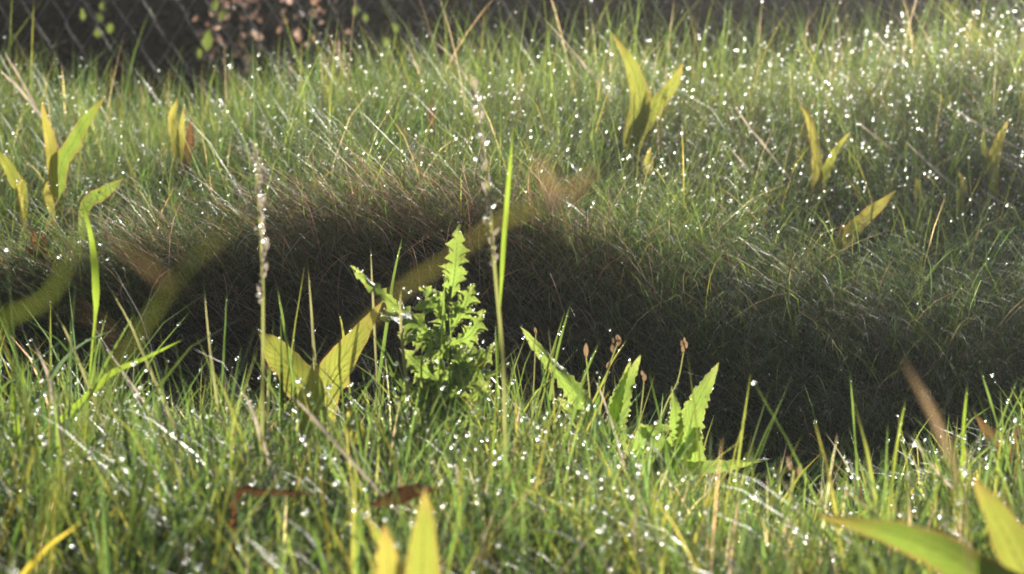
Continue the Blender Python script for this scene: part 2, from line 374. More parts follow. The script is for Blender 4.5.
# ------------------------------------------------------------------ curved shapes
def crom(pts, n):
    pts = [Vector(p) for p in pts]
    if len(pts) == 2: return [pts[0].lerp(pts[1], i / (n - 1)) for i in range(n)]
    q = [pts[0] * 2 - pts[1]] + pts + [pts[-1] * 2 - pts[-2]]; out = []
    m = len(pts) - 1
    for i in range(n):
        s = i / (n - 1) * m; k = min(int(s), m - 1); t = s - k
        a, b, c, d = q[k:k + 4]
        out.append(.5 * ((2 * b) + (c - a) * t + (2 * a - 5 * b + 4 * c - d) * t * t + (3 * b - a - 3 * c + d) * t ** 3))
    return out
def prof_lance(t): return max(0.0, math.sin(math.pi * min(1, t ** .88 * .97 + .03))) ** .85 * .98 + .02
def prof_blade(t): return (.6 + .4 * min(1, t * 4)) * (1 - t ** 2.6) + .02
def prof_arch(t): return .12 + .88 * max(0, min(1, (t - .45) / .2)) * (1 - max(0, (t - .8) / .2) ** 2 * .8)
def prof_flag(t): return .3 + .7 * max(0, min(1, (t - .35) / .2)) * (1 - max(0, (t - .6) / .4) ** 2.2) - .27 * t ** 6
def prof_oval(t): return math.sqrt(max(0, 1 - (2 * t - 1) ** 2)) * .97 + .03
def leaf(base, pts, W, prof=prof_lance, nrm=(0, -1, .25), fold=.25, wave=.0012, n=22, cols=5, rag=.09, teeth=0, tooth=.0, lobes=0, lobe=0.0, col=None, twist=0.0, seed=0, dewn=0, dews=1.0):
    """a leaf along the spine pts (root to tip, in the place) of half-width W; verts are relative to base"""
    rr = random.Random(seed); sp = crom(pts, n); base = Vector(base); V = []; UV = []; F = []
    ph = rr.uniform(0, 6)
    for i, p in enumerate(sp):
        t = i / (n - 1)
        T = (sp[min(i + 1, n - 1)] - sp[max(i - 1, 0)]).normalized()
        S = T.cross(Vector(nrm)).normalized(); Nn = S.cross(T).normalized()
        if twist:
            a = twist * t; S, Nn = S * math.cos(a) + Nn * math.sin(a), Nn * math.cos(a) - S * math.sin(a)
        jag = [1 + rag * rr.uniform(-1, 1), 1 + rag * rr.uniform(-1, 1)]
        for j in range(cols):
            u = j / (cols - 1) * 2 - 1; w_ = W * prof(t) * (jag[u > 0] if abs(u) > .6 else 1)
            if abs(u) > .6 and (teeth or lobes):
                m = 1.0
                if lobes: m *= 1 - lobe * (((t * lobes + (.15 if u > 0 else 0)) % 1.0)) * min(1, (1 - t) * 3 + .25)
                if teeth: m *= 1 + tooth * (.55 + .9 * ((math.sin(int(t * teeth) * 12.9 + seed) * 43.7) % 1.0)) * (1 - 2 * ((t * teeth + (.3 if u > 0 else 0)) % 1.0)) 
                w_ *= m
            wv = wave * math.sin(t * 17 + ph + (2 if u > 0 else 0)) * u * u
            V.append(p + S * (u * w_) + Nn * (-fold * abs(u) * w_ + wv) + T * (teeth and abs(u) > .6 and W * .35 * abs(u) or 0) - base)
            UV.append(((u + 1) / 2, t))
    for i in range(n - 1):
        for j in range(cols - 1):
            a = i * cols + j; F.append((a, a + 1, a + cols + 1, a + cols))
    for q in range(dewn):
        i, j = rr.randrange(n // 4, n), rr.choice((0, cols - 1, rr.randrange(cols))); rd_ = rr.choice((.0004, .0005, .0006, .0008, .0011)) * dews
        o_ = Vector((rr.uniform(-1, 1), rr.uniform(-1, 1), rr.uniform(0, 1))).normalized() * rd_
        dew.append((np.array([tuple(V[i * cols + j] + base + o_)]), np.array([rd_])))
    c = None if col is None else np.tile(np.array(col), (len(V), 1))
    return mesh_np('leaf', np.array([tuple(v) for v in V]), F, uv=np.array(UV), col=c)
def tube(base, pts, r0, r1, n=10, sides=6, col=None):
    sp = crom(pts, n); base = Vector(base); V = []; F = []
    for i, p in enumerate(sp):
        T = (sp[min(i + 1, n - 1)] - sp[max(i - 1, 0)]).normalized()
        S = T.cross(Vector((.3, -1, .1))).normalized(); B = S.cross(T)
        r = r0 + (r1 - r0) * i / (n - 1)
        for j in range(sides):
            a = 2 * math.pi * j / sides; V.append(tuple(p + S * (r * math.cos(a)) + B * (r * math.sin(a)) - base))
    for i in range(n - 1):
        for j in range(sides):
            a = i * sides + j; b = i * sides + (j + 1) % sides; F.append((a, b, b + sides, a + sides))
    c = None if col is None else np.tile(np.array(col), (len(V), 1))
    return mesh_np('stem', np.array(V), F, [(0, j, j + 1) for j in range(1, sides - 1)] + [((n - 1) * sides, (n - 1) * sides + j + 1, (n - 1) * sides + j) for j in range(1, sides - 1)], col=c)
def rooted(px, py, y):
    """the spot on the ground under a picked point"""
    p = P(px, py, y); return Vector((p.x, p.y, gz(p.x, p.y) - .004))
def trace(tr, y, dy=0.0, ground=True):
    """pixels from root to tip at depth y (the tip dy farther away), let down to the ground at the root"""
    n = len(tr); pts = [P(a, b, y + dy * i / max(1, n - 1)) for i, (a, b) in enumerate(tr)]
    if ground:
        g = gz(pts[0].x, pts[0].y) - .004
        gap = pts[0].z - g
        if gap > .01:
            d = (pts[0] - pts[1]).normalized(); k = gap / max(.45, -d.z)
            q = pts[0] + d * k; pts.insert(0, Vector((q.x, q.y, gz(q.x, q.y) - .004)))
    return pts

# ------------------------------------------------------------------ hedge and shrub beyond the fence
hb = thing('dark_hedge', (0, 7.7, gz(0, 7.7)), 'dark shaded hedge filling the background beyond the wire fence', 'hedge')
n = 52000
hx = rng.uniform(-3.2, 3.2, n); hy = rng.uniform(7.1, 8.5, n); hz = rng.uniform(-.12, .46, n) + .03 * np.sin(hx * 6)
a = rng.normal(0, 1, (n, 3)); a /= np.linalg.norm(a, axis=1)[:, None]; b = np.cross(a, rng.normal(0, 1, (n, 3))); b /= np.linalg.norm(b, axis=1)[:, None]
s_ = rng.uniform(.02, .05, n)[:, None]; p = np.stack([hx, hy - 7.7, hz - gz(0, 7.7) + .05], -1)
v = np.stack([p - a * s_, p + b * s_ * .5, p + a * s_, p - b * s_ * .5], 1).reshape(-1, 3)
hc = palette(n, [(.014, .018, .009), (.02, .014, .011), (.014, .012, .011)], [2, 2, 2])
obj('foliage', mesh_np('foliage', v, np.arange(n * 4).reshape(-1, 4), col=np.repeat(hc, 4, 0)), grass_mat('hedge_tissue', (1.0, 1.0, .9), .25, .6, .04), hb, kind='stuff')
for i in range(14):
    xx = -3 + i * .46 + random.uniform(-.1, .1)
    obj('stem', tube(hb.location, [(xx, 7.6, 0), (xx + random.uniform(-.1, .1), 7.65, .3), (xx + random.uniform(-.2, .2), 7.7, .58)], .018, .007), M_BARK, hb)

def leaf_proto(mat, W, Lg, seed):
    me = leaf((0, 0, 0), [(0, 0, 0), (0, -.004, Lg * .5), (0, .006, Lg)], W, prof_oval, fold=.3, wave=.002, n=7, cols=3, seed=seed)
    me.materials.append(mat); return me
def shrub(name, label, cx, y, wx, z1, nleaf, mats, size, cat='shrub', stems=7):
    g0 = gz(cx, y); t = thing(name, (cx, y, g0), label, cat)
    protos = [leaf_proto(m, size * s, size * 2.3 * s, i) for i, m in enumerate(mats) for s in (.8, 1.1)]
    lines = []
    for i in range(stems):
        bx_ = cx + (i / max(1, stems - 1) - .5) * wx * .8; tx = bx_ + random.uniform(-.06, .06)
        pts = [Vector((bx_, y, g0)), Vector(((bx_ + tx) / 2 + random.uniform(-.02, .02), y + random.uniform(-.03, .03), (g0 + z1) / 2)), Vector((tx, y + random.uniform(-.05, .05), z1))]
        lines.append(crom(pts, 20)); obj('stem', tube(t.location, pts, .004, .0015), M_BARK, t)
    for i in range(nleaf):
        q_ = random.choice(lines)[random.randrange(2, 20)]
        o = obj('leaf', random.choice(protos), None, t)
        o.location = q_ - t.location + Vector((random.uniform(-.035, .035), random.uniform(-.05, .05), random.uniform(-.02, .02)))
        o.rotation_euler = (random.uniform(-1.3, 1.3), random.uniform(-2.4, 2.4), random.uniform(-1.2, 1.2))
    return t
M_BR = dock_mat('russet_leaf', (.12, .07, .06), (.19, .115, .10), (.09, .045, .035), .12, .8, 1.7)
M_BR2 = dock_mat('tan_leaf', (.26, .18, .16), (.36, .26, .24), (.18, .10, .08), .12, .8, 1.7)
M_LG = dock_mat('lit_green_leaf', (.07, .11, .02), (.10, .13, .03), (.10, .11, .03), .08, .5, 1.9)
x0 = P(262, 40, 6.55).x
shrub('russet_shrub', 'shrub of russet brown dry leaves behind the wire fence', x0, 6.55, .36, .62, 290, [M_BR, M_BR, M_BR2], .0085)
def sapling(label, y, lv):
    """lv: (px, py, half-width, length) of each leaf"""
    p0 = P(sum(a[0] for a in lv) / len(lv), 70, y); b = Vector((p0.x, y, gz(p0.x, y))); t = thing('green_sapling', b, label, 'sapling')
    top = min(lv, key=lambda a: a[1])
    obj('stem', tube(b, [b, b.lerp(P(top[0], top[1], y), .5) + Vector((.01, 0, 0)), P(top[0], top[1] - 6, y)], .0025, .001), M_BARK, t)
    for k, (px, py, W, Lg) in enumerate(lv):
        c = P(px, py, y); d = Vector((random.uniform(-.4, .4), random.uniform(-.3, .3), 1)).normalized() * Lg / 2
        obj('leaf', leaf(b, [c - d, c + Vector((0, .003, 0)), c + d], W, prof_lance, nrm=(random.uniform(-.6, .6), -1, .2), fold=.3, n=9, seed=k, twist=random.uniform(-.8, .8)), M_LG, t)
sapling('small sapling with one large lit green leaf at the left of the russet leaves', 6.4, [(207, 40, .013, .055), (198, 52, .008, .03), (214, 4, .012, .035), (222, 14, .009, .03)])
sapling('thin sapling with small bright green leaves right of the russet leaves', 6.4, [(395, 27, .010, .024), (386, 42, .010, .024), (389, 52, .008, .02), (355, 10, .008, .025), (365, 18, .007, .02)])
sapling('dim green sapling behind the fence near the left edge', 6.45, [(100, 17, .009, .022), (110, 28, .008, .024), (98, 33, .010, .02), (103, 5, .008, .03), (82, 14, .007, .03), (112, 82, .007, .03)])

# ------------------------------------------------------------------ chain-link fence
FY, PIT, STEP = 6.05, .0315, .055
x0 = -1.7; nw = 108; zb = .05; nst = 22
fence = thing('wire_fence', (0, FY, gz(0, FY)), 'galvanised chain-link wire fence behind the far bank', 'fence')
def zig(flip):
    pts = []
    for k_ in range(nst + 1):
        e = (k_ + flip) % 2; pts.append(Vector((PIT * (1.04 if e else -.04), .0022 * (1 if e else -1), k_ * STEP)))
    V = []; F = []; r = .0017
    for i, p_ in enumerate(pts):
        for j in range(5):
            an = 2 * math.pi * j / 5; V.append((p_.x + r * math.cos(an) * 1.15, p_.y + r * math.sin(an), p_.z))
    for i in range(nst):
        for j in range(5):
            a_ = i * 5 + j; b_ = i * 5 + (j + 1) % 5; F.append((a_, b_, b_ + 5, a_ + 5))
    me = mesh_np('wire', np.array(V), F); me.materials.append(M_WIRE); return me
zz = [zig(0), zig(1)]
for i in range(nw):
    o = obj('wire', zz[i % 2], None, fence); o.location = (x0 + i * PIT + random.uniform(-.0015, .0015), random.uniform(-.003, .003), zb - fence.location.z + random.uniform(-.004, .004) + .012 * math.sin(i * .21)); o.rotation_euler = (random.uniform(-.01, .01), random.uniform(-.012, .012), random.uniform(-.12, .12))
for px_ in (x0 - .02, x0 + nw * PIT + .02):
    obj('post', tube(fence.location, [(px_, FY, gz(px_, FY) - .1), (px_, FY, .7), (px_, FY, 1.32)], .02, .02, 4, 12), M_WIRE, fence)
obj('top_rail', tube(fence.location, [(x0 - .02, FY, 1.27), (0, FY, 1.27), (x0 + nw * PIT + .02, FY, 1.27)], .014, .014, 4, 10), M_WIRE, fence)

# ------------------------------------------------------------------ leafy plants: one thing each, every leaf a part
def plant(name, label, cat, root, leaves, group=None, mat=M_DOCK, stem=None):
    """leaves: (pixel trace root to tip, depth y, depth change, half-width in m, material or None, extra)"""
    b = rooted(*root); t = thing(name, b, label, cat, group)
    for i, lf in enumerate(leaves):
        tr, y, dy, W, m = lf[:5]; ex = dict(lf[5]) if len(lf) > 5 else {}
        pts = trace(tr, y, dy, False)
        if ex.pop('grounded', True):
            pts = [b.lerp(pts[0], .0) if (pts[0] - b).length > .012 else b] + pts if (pts[0] - b).length > .012 else pts
        obj(ex.pop('name', 'leaf'), leaf(b, pts, W * .86, seed=i, **{'twist': random.uniform(-.5, .5), 'dewn': 7, 'dews': 1.3, **ex}), m or mat, t)
    return t, b
def drops_at(*a):
    """dew on picked spots: (px, py, y, radius)"""
    dew.append((np.array([tuple(P(p_[0], p_[1], p_[2])) for p_ in a]), np.array([p_[3] for p_ in a])))

dk = 'dock plants on the far bank'
plant('dock_plant', 'tall yellow-green dock with two upright leaves on the bank crest above the hollow', 'dock', (632, 160, 4.55),
      [([(632, 140), (640, 105), (633, 70), (612, 32)], 4.5, .05, .019, M_DOCK, {'wave': .003, 'fold': .35}),
       ([(636, 138), (652, 110), (672, 85), (683, 62)], 4.52, .0, .017, M_DOCK, {'wave': .003, 'nrm': (-.3, -1, .2)}),
       ([(634, 142), (646, 115), (650, 88)], 4.53, .02, .008, M_DOCKY),
       ([(645, 175), (648, 165), (650, 148)], 4.4, 0, .010, M_DOCKY, {'grounded': False}),
       ], dk)
plant('dock_plant', 'dock with two slender yellow leaves in a V on the right of the bank', 'dock', (817, 208, 4.35),
      [([(817, 196), (818, 165), (812, 125), (795, 94)], 4.3, .05, .0105, M_DOCKY, {'fold': .5}),
       ([(818, 196), (826, 172), (836, 150), (850, 132)], 4.32, -.02, .0085, M_DOCK)], dk)
plant('dock_plant', 'slanting yellow dock leaf with a red-brown base at the edge of the lit bank', 'dock', (833, 275, 4.1),
      [([(842, 245), (858, 225), (878, 207), (897, 190)], 4.05, .05, .0135, M_DOCKY, {'wave': .002}),
       ([(834, 262), (838, 245), (842, 222)], 4.06, 0, .011, M_DOCKR)], dk)
plant('dock_plant', 'small dock with a yellow leaf at the right edge of the bank', 'dock', (996, 175, 4.4),
      [([(995, 160), (1000, 140), (1010, 117)], 4.4, .0, .0105, M_DOCKY), ([(990, 160), (984, 148), (983, 130)], 4.41, .0, .008, M_DOCK)], dk)
plant('dock_plant', 'single small orange leaf standing between the yellow V-shaped dock and the right edge', 'dock', (918, 205, 4.3),
      [([(918, 198), (919, 188), (914, 175)], 4.3, .0, .008, M_DOCKY)], dk)
plant('dock_plant', 'small orange-tipped leaf left of the small right-edge dock', 'dock', (962, 205, 4.3),
      [([(960, 200), (964, 187), (958, 170)], 4.3, .0, .0085, M_DOCKY)], dk)
plant('dock_plant', 'dock with two broad upright green leaves on the left bank', 'dock', (56, 185, 4.25),
      [([(52, 170), (50, 145), (45, 122), (42, 102)], 4.2, .03, .0105, M_DOCKY, {'fold': .4}),
       ([(60, 172), (72, 145), (86, 120), (105, 97)], 4.22, .0, .014, M_DOCKG),
       ([(50, 205), (46, 190), (46, 178)], 4.15, 0, .007, M_DOCKY)], dk)
plant('dock_plant', 'mottled yellow dock leaves at the left edge beside the broad-leaved dock', 'dock', (22, 212, 4.2),
      [([(22, 195), (14, 178), (4, 160), (-6, 150)], 4.2, 0, .011, M_DOCK), ([(20, 200), (18, 190), (22, 178)], 4.18, 0, .006, M_DOCKY)], dk)
plant('dock_plant', 'pair of short orange and red dock leaves upper left of the bank', 'dock', (180, 160, 4.6),
      [([(175, 140), (172, 118), (178, 97)], 4.6, 0, .009, M_DOCKY), ([(188, 152), (190, 135), (190, 117)], 4.58, 0, .009, M_DOCKR),
       ([(182, 140), (182, 125), (184, 106)], 4.61, 0, .006, M_DOCKY)], dk)
plant('dock_plant', 'brown-tipped dark green dock leaf bending right on the left bank', 'dock', (78, 215, 4.05),
      [([(85, 208), (100, 195), (112, 187), (124, 178)], 4.05, 0, .011, M_DOCKG)], dk)
plant('dock_plant', 'rust-red withered dock stump low on the left bank', 'dock', (40, 270, 3.8),
      [([(40, 255), (36, 240), (30, 228)], 3.8, 0, .010, M_DOCKR), ([(43, 260), (44, 245), (42, 232)], 3.8, 0, .006, M_DOCKR),
       ([(38, 262), (30, 252), (26, 246)], 3.8, 0, .006, M_DOCKR)], dk)
plant('sorrel_leaf', 'small dark red leaf standing in the middle of the far bank', 'leaf', (432, 130, 4.6),
      [([(432, 122), (433, 112), (432, 99)], 4.6, 0, .0085, M_DOCKR)])
plant('yellow_grass_leaf', 'narrow curved golden leaf above the brow behind the beaded left stalk', 'leaf', (278, 232, 3.95),
      [([(283, 224), (298, 205), (315, 185), (336, 168)], 3.95, .05, .005, M_DOCKY)])
# near bank
plant('dock_plant', 'two broad back-lit yellow-green dock leaves left of the prickly thistle', 'dock', (318, 440, 2.86),
      [([(312, 405), (296, 375), (276, 350), (257, 328)], 2.84, .02, .021, M_DOCK, {'wave': .003, 'nrm': (.25, -1, .1), 'fold': .15}),
       ([(322, 405), (332, 375), (352, 345), (382, 302)], 2.86, .0, .0205, M_DOCK, {'wave': .002, 'nrm': (-.2, -1, .1), 'fold': .2}),
       ([(345, 460), (352, 435), (350, 405)], 2.7, 0, .011, M_DOCKY, {'grounded': False})])
plant('dock_plant', 'three soft yellow dock leaves cut off by the bottom edge below the thistle', 'dock', (405, 640, 1.9),
      [([(395, 610), (388, 565), (385, 524)], 1.9, 0, .0115, M_DOCKY, {'fold': .2}),
       ([(420, 610), (423, 550), (425, 488)], 1.92, 0, .015, M_DOCK, {'fold': .2}),
       ([(398, 590), (385, 550), (366, 515)], 1.95, 0, .006, M_DOCK)])
plant('fallen_leaf', 'brown curled dead leaf lying across the turf below the thistle', 'leaf', (372, 506, 2.3),
      [([(372, 505), (395, 498), (415, 492), (438, 489)], 2.3, 0, .008, M_DOCKR, {'grounded': False, 'fold': .8})])
plant('dead_stem', 'dark red dead stem lying in the turf at lower left', 'stem', (235, 498, 2.32),
      [([(235, 500), (262, 492), (290, 493), (318, 495)], 2.32, 0, .004, M_DOCKR, {'fold': .9, 'prof': prof_blade})])
plant('dock_plant', 'long broad green dock leaf reaching left along the bottom right edge', 'dock', (1040, 640, 1.85),
      [([(1030, 620), (985, 578), (915, 540), (814, 513)], 1.85, .12, .0185, M_DOCKG, {'fold': .3, 'nrm': (.1, -1, .35), 'n': 26, 'twist': 0, 'dewn': 3})])
plant('dock_plant', 'upright folded olive dock leaf in the bottom right corner', 'dock', (1050, 640, 1.9),
      [([(1050, 615), (1020, 565), (997, 520), (972, 476)], 1.9, .05, .0175, M_DOCK, {'fold': .6, 'nrm': (-.4, -1, .2), 'twist': .1, 'dewn': 3})])
plant('dock_plant', 'withered red-brown dock leaves at the right edge of the near bank', 'dock', (1008, 490, 2.8),
      [([(1004, 465), (998, 440), (985, 428), (973, 411)], 2.8, 0, .008, M_DOCKR), ([(1010, 470), (1012, 450), (1020, 425)], 2.8, 0, .012, M_DOCKR, {'wave': .003}),
       ([(1002, 475), (1000, 455), (1003, 440)], 2.79, 0, .008, M_DOCKY)])

# prickly sow-thistle
TH = dict(teeth=7, tooth=.42, lobes=3, lobe=.5, n=56, cols=7, wave=.003)
tb = rooted(455, 430, 2.9)
th = thing('prickly_thistle', tb, 'tall prickly bright green sow thistle standing up before the dark hollow', 'thistle')
obj('stem', tube(tb, [tb, P(452, 380, 2.9), P(447, 320, 2.9), P(452, 285, 2.9)], .0035, .002), M_STEM, th)
obj('stem', tube(tb, [P(452, 420, 2.89), P(452, 385, 2.885), P(453, 362, 2.885)], .0042, .003), M_RED, th)
TL = [((450, 300), (455, 270), (458, 228), .013, 2.89, (0, -1, .1)), ((452, 330), (463, 310), (472, 288), .012, 2.88, (.3, -1, 0)),
      ((448, 320), (432, 305), (418, 308), .009, 2.88, (0, -1, .6)), ((446, 318), (432, 298), (422, 288), .007, 2.9, (0, -1, .3)),
      ((450, 345), (470, 335), (482, 313), .010, 2.88, (.2, -1, .3)), ((450, 365), (475, 358), (492, 348), .009, 2.87, (0, -1, .6)),
      ((450, 370), (470, 362), (485, 385), .013, 2.86, (0, -1, .8)), ((445, 350), (425, 338), (402, 335), .011, 2.88, (0, -1, .6)),
      ((442, 345), (412, 320), (384, 316), .012, 2.87, (0, -1, .8)), ((430, 330), (395, 305), (352, 268), .008, 2.9, (.4, -1, .3)),
      ((446, 385), (425, 372), (404, 352), .012, 2.87, (0, -1, .5)), ((446, 400), (425, 392), (398, 398), .013, 2.86, (0, -1, .9)),
      ((452, 395), (470, 385), (488, 400), .012, 2.86, (0, -1, .7)), ((450, 400), (438, 420), (415, 430), .014, 2.82, (0, -1, .9)),
      ((452, 400), (470, 415), (495, 425), .013, 2.82, (0, -1, .9)), ((448, 360), (440, 345), (428, 350), .009, 2.85, (0, -1, .4)),
      ((451, 340), (445, 322), (440, 300), .010, 2.9, (-.3, -1, .1)), ((450, 385), (455, 372), (462, 352), .010, 2.86, (0, -1, .3)),
      ((447, 405), (430, 400), (418, 382), .011, 2.84, (0, -1, .5)), ((448, 312), (440, 296), (432, 292), .006, 2.89, (0, -1, .3)),
      ((452, 315), (462, 302), (468, 300), .006, 2.89, (0, -1, .3)), ((449, 410), (455, 395), (468, 372), .012, 2.83, (0, -1, .4))]
rt_ = random.Random(11)
for k in range(16):
    by_ = rt_.uniform(335, 425); sg_ = rt_.choice((-1, 1)); ln = rt_.uniform(20, 42) * (.6 + .5 * (by_ - 335) / 90); up = rt_.uniform(-6, 26)
    TL.append(((450, by_), (450 + sg_ * ln * .55, by_ - up * .8), (450 + sg_ * ln, by_ - up), rt_.uniform(.007, .011), 2.84 + rt_.uniform(0, .08), (rt_.uniform(-.4, .4), -1, rt_.uniform(.1, .8))))
for i, (a, b, c_, W, yy, nn) in enumerate(TL):
    kw = dict(TH); kw['lobe'] = .35 if i == 0 else .7
    obj('leaf', leaf(tb, [P(*a, yy + .01), P(*b, yy), P(*c_, yy + random.uniform(-.03, .03))], W * (1 if i == 0 else random.uniform(1.15, 1.6)), nrm=nn, fold=random.uniform(.1, .45), seed=i, twist=random.uniform(-.5, .5) if i else 0, dewn=16, **kw), M_THI, th)

# toothed rosette to the right of it
rb = rooted(632, 470, 2.93)
ro = thing('toothed_rosette', rb, 'rosette of upright finely toothed green leaves right of centre on the near bank', 'sow thistle')
TO = dict(teeth=16, tooth=.20, n=50, cols=7)
RL = [((600, 425), (565, 378), (522, 329), .013, (.5, -1, .3), .5), ((618, 440), (622, 400), (639, 358), .0135, (.2, -1, .1), .2), ((614, 440), (616, 400), (630, 363), .009, (-.4, -1, .1), .4),
      ((672, 445), (676, 418), (672, 388), .009, (0, -1, .1), .3), ((682, 450), (695, 408), (717, 366), .0155, (-.1, -1, .1), .3), ((660, 465), (700, 468), (770, 459), .011, (0, -1, .5), .25),
      ((635, 455), (650, 432), (672, 428), .012, (0, -1, .6), .2), ((610, 440), (585, 418), (560, 400), .012, (0, -1, .8), .2), ((625, 460), (590, 440), (545, 440), .013, (0, -1, .9), .2),
      ((690, 470), (694, 440), (700, 425), .012, (0, -1, .2), .2), ((665, 460), (655, 440), (640, 425), .011, (.2, -1, .3), .3), ((645, 470), (680, 450), (690, 448), .011, (0, -1, .8), .2)]
for i, (a, b, c_, W, nn, fo) in enumerate(RL):
    obj('leaf', leaf(rb, [rb, P(*a, 2.92), P(*b, 2.91), P(*c_, 2.92)], W * .82, nrm=nn, fold=fo, seed=i + 40, wave=.0025, dewn=14, **TO), M_THI, ro)

# ------------------------------------------------------------------ seed heads and stalks
def husk_mesh(r, h, mat):
    V = []; F = []; UV = []
    for k in range(1):
        az = -1.57; d = Vector((math.cos(az), math.sin(az), 0)); sd = Vector((-d.y, d.x, 0))
        for i in range(6):
            t = i / 5; wd = r * math.sin(math.pi * (.08 + .9 * t)) ** .7
            for u in (-1, 0, 1):
                V.append(tuple(d * (r * .35 + r * .9 * t * (1 - .3 * t) - .3 * r * abs(u)) + sd * (u * wd) + Vector((0, 0, h * t)))); UV.append((u / 2 + .5, t))
        for i in range(5):
            for j in range(2):
                a = k * 18 + i * 3 + j; F.append((a, a + 1, a + 4, a + 3))
    me = mesh_np('husk', np.array(V), F, uv=np.array(UV)); me.materials.append(mat); return me
def head_mesh(r, h, mat):
    V = []; F = []; S_ = 6; K = 6
    for i in range(K + 1):
        t = i / K; rr = r * (math.sin(math.pi * (.04 + .92 * t)) ** .8) * (1.15 - .35 * t)
        for j in range(S_):
            a = 2 * math.pi * j / S_; k = 1 + .25 * ((i + j) % 2); V.append((rr * k * math.cos(a), rr * k * math.sin(a), h * t))
    for i in range(K):
        for j in range(S_):
            a = i * S_ + j; b = i * S_ + (j + 1) % S_; F.append((a, b, b + S_, a + S_))
    me = mesh_np('seed_head', np.array(V), F, [(K * S_, K * S_ + j, K * S_ + j + 1) for j in range(1, S_ - 1)] + [(0, j + 1, j) for j in range(1, S_ - 1)])
    me.materials.append(mat); return me
M_SEED = dock_mat('brown_seed_husk', (.16, .09, .05), (.26, .17, .11), (.3, .2, .14), .2, .8, 1.3)
M_SEEDG = dock_mat('grey_spikelet', (.20, .17, .18), (.28, .24, .25), (.34, .3, .3), .2, .8, 1.5)
hd = husk_mesh(.0026, .009, M_SEED); hd2 = husk_mesh(.0030, .015, M_SEED); spk = husk_mesh(.0030, .013, M_SEEDG)
def stalk(name, label, cat, tr, y, r, mat, heads, dy=0.0, group=None, scol=(.11, .13, .06)):
    pts = trace(tr, y, dy); b = pts[0].copy(); t = thing(name, b, label, cat, group)
    obj('stalk', leaf(b, pts, r, lambda q: 1 - .45 * q, n=16, cols=3, fold=.5, rag=.03, wave=0, col=scol), MG, t)
    for (px, py, me, s, rx, ry) in heads:
        o = obj('spikelet' if me is spk else 'seed_head', me, None, t); o.location = P(px, py, y + dy) - b
        o.scale = (s, s, s); o.rotation_euler = (rx, ry, random.uniform(-.9, .9))
    return t
rd = random.Random(3)
def spike(tr, n, off=4):
    q_ = crom([Vector((a, b, 0)) for a, b in tr], n)
    return [(p_.x + rd.choice((-1, 1)) * rd.uniform(.5, off) * .5, p_.y + 4, spk, rd.uniform(.42, .75), rd.uniform(-.3, .3), rd.uniform(-.55, .55)) for p_ in q_]
stalk('flowering_grass_stalk', 'left of two tall beaded grey flower spikes standing before the hollow', 'grass stalk', [(262, 425), (263, 340), (262, 260), (255, 142)], 2.5, .0018, M_STEM,
      spike([(262, 300), (262, 215), (255, 142)], 34))
stalk('flowering_grass_stalk', 'right of two tall beaded grey flower spikes, above the thistle', 'grass stalk', [(505, 440), (503, 360), (494, 260), (486, 170), (471, 74)], 2.55, .0021, M_STEM,
      spike([(494, 262), (486, 170), (474, 84)], 38))
for tr_, y_ in (([(262, 300), (262, 215), (255, 142)], 2.49), ([(494, 262), (486, 170), (474, 84)], 2.54)):
    for q_ in crom([Vector((a, b, 0)) for a, b in tr_], 30): drops_at((q_.x + rd.gauss(0, 2.6), q_.y + rd.uniform(-3, 3), y_ + rd.uniform(-.004, .012), rd.choice((.0004, .0005, .0007, .0009))))
drops_at((261, 225, 2.49, .0022), (264, 240, 2.49, .0022), (258, 295, 2.49, .0022), (260, 195, 2.49, .0018), (256, 228, 2.49, .0018), (474, 108, 2.54, .0024), (476, 115, 2.54, .0018), (478, 136, 2.54, .0026),
         (476, 158, 2.54, .0022), (485, 217, 2.54, .0024), (494, 206, 2.54, .002), (480, 98, 2.54, .002), (487, 143, 2.54, .002), (560, 333, 2.9, .0022), (592, 206, 3.9, .0028), (594, 202, 3.9, .0028),
         (400, 322, 2.88, .0018), (410, 292, 2.88, .0018), (404, 288, 2.88, .0014), (634, 458, 2.8, .0022), (610, 330, 2.95, .0012), (314, 331, 2.9, .0016), (362, 271, 2.89, .0018), (357, 269, 2.89, .0016))
stalk('budding_stalk', 'thin stalk with one reddish bud between the rosette leaves', 'flower stalk', [(590, 400), (588, 375), (586, 355)], 2.93, .001, M_STEM, [(586, 357, hd2, 1, 0, .1)])
stalk('budding_stalk', 'stalk with a ragged brown seed head above the toothed rosette', 'flower stalk', [(602, 400), (606, 375), (617, 345)], 2.94, .001, M_STEM,
      [(613, 352, hd, 1, 0, -.3), (617, 346, hd, 1, 0, .4), (619, 342, hd, .9, .2, .2), (614, 343, hd, .8, 0, -.5), (607, 368, hd, .8, 0, .3), (617, 340, hd, .7, 0, 0)])
stalk('budding_stalk', 'leaning dark stalk with a pinkish seed head left of the pointed toothed leaf', 'flower stalk', [(655, 430), (668, 400), (678, 380), (684, 350)], 2.94, .001, M_RED,
      [(683, 353, hd, 1, 0, .2), (686, 348, hd, .9, 0, .4), (682, 346, hd, .8, 0, -.3), (685, 343, hd, .7, 0, 0)])
stalk('budding_stalk', 'short stalk with a small brown seed head beside the paired rosette leaves', 'flower stalk', [(641, 410), (643, 392), (644, 380)], 2.95, .0009, M_RED, [(644, 381, hd, .9, 0, .1), (643, 376, hd, .7, 0, -.2)])
stalk('budding_stalk', 'thin stalk with a pale tip left of the reddish bud', 'flower stalk', [(532, 420), (534, 380), (536, 330)], 2.92, .0008, M_STEM, [(536, 334, hd, .8, 0, 0)])
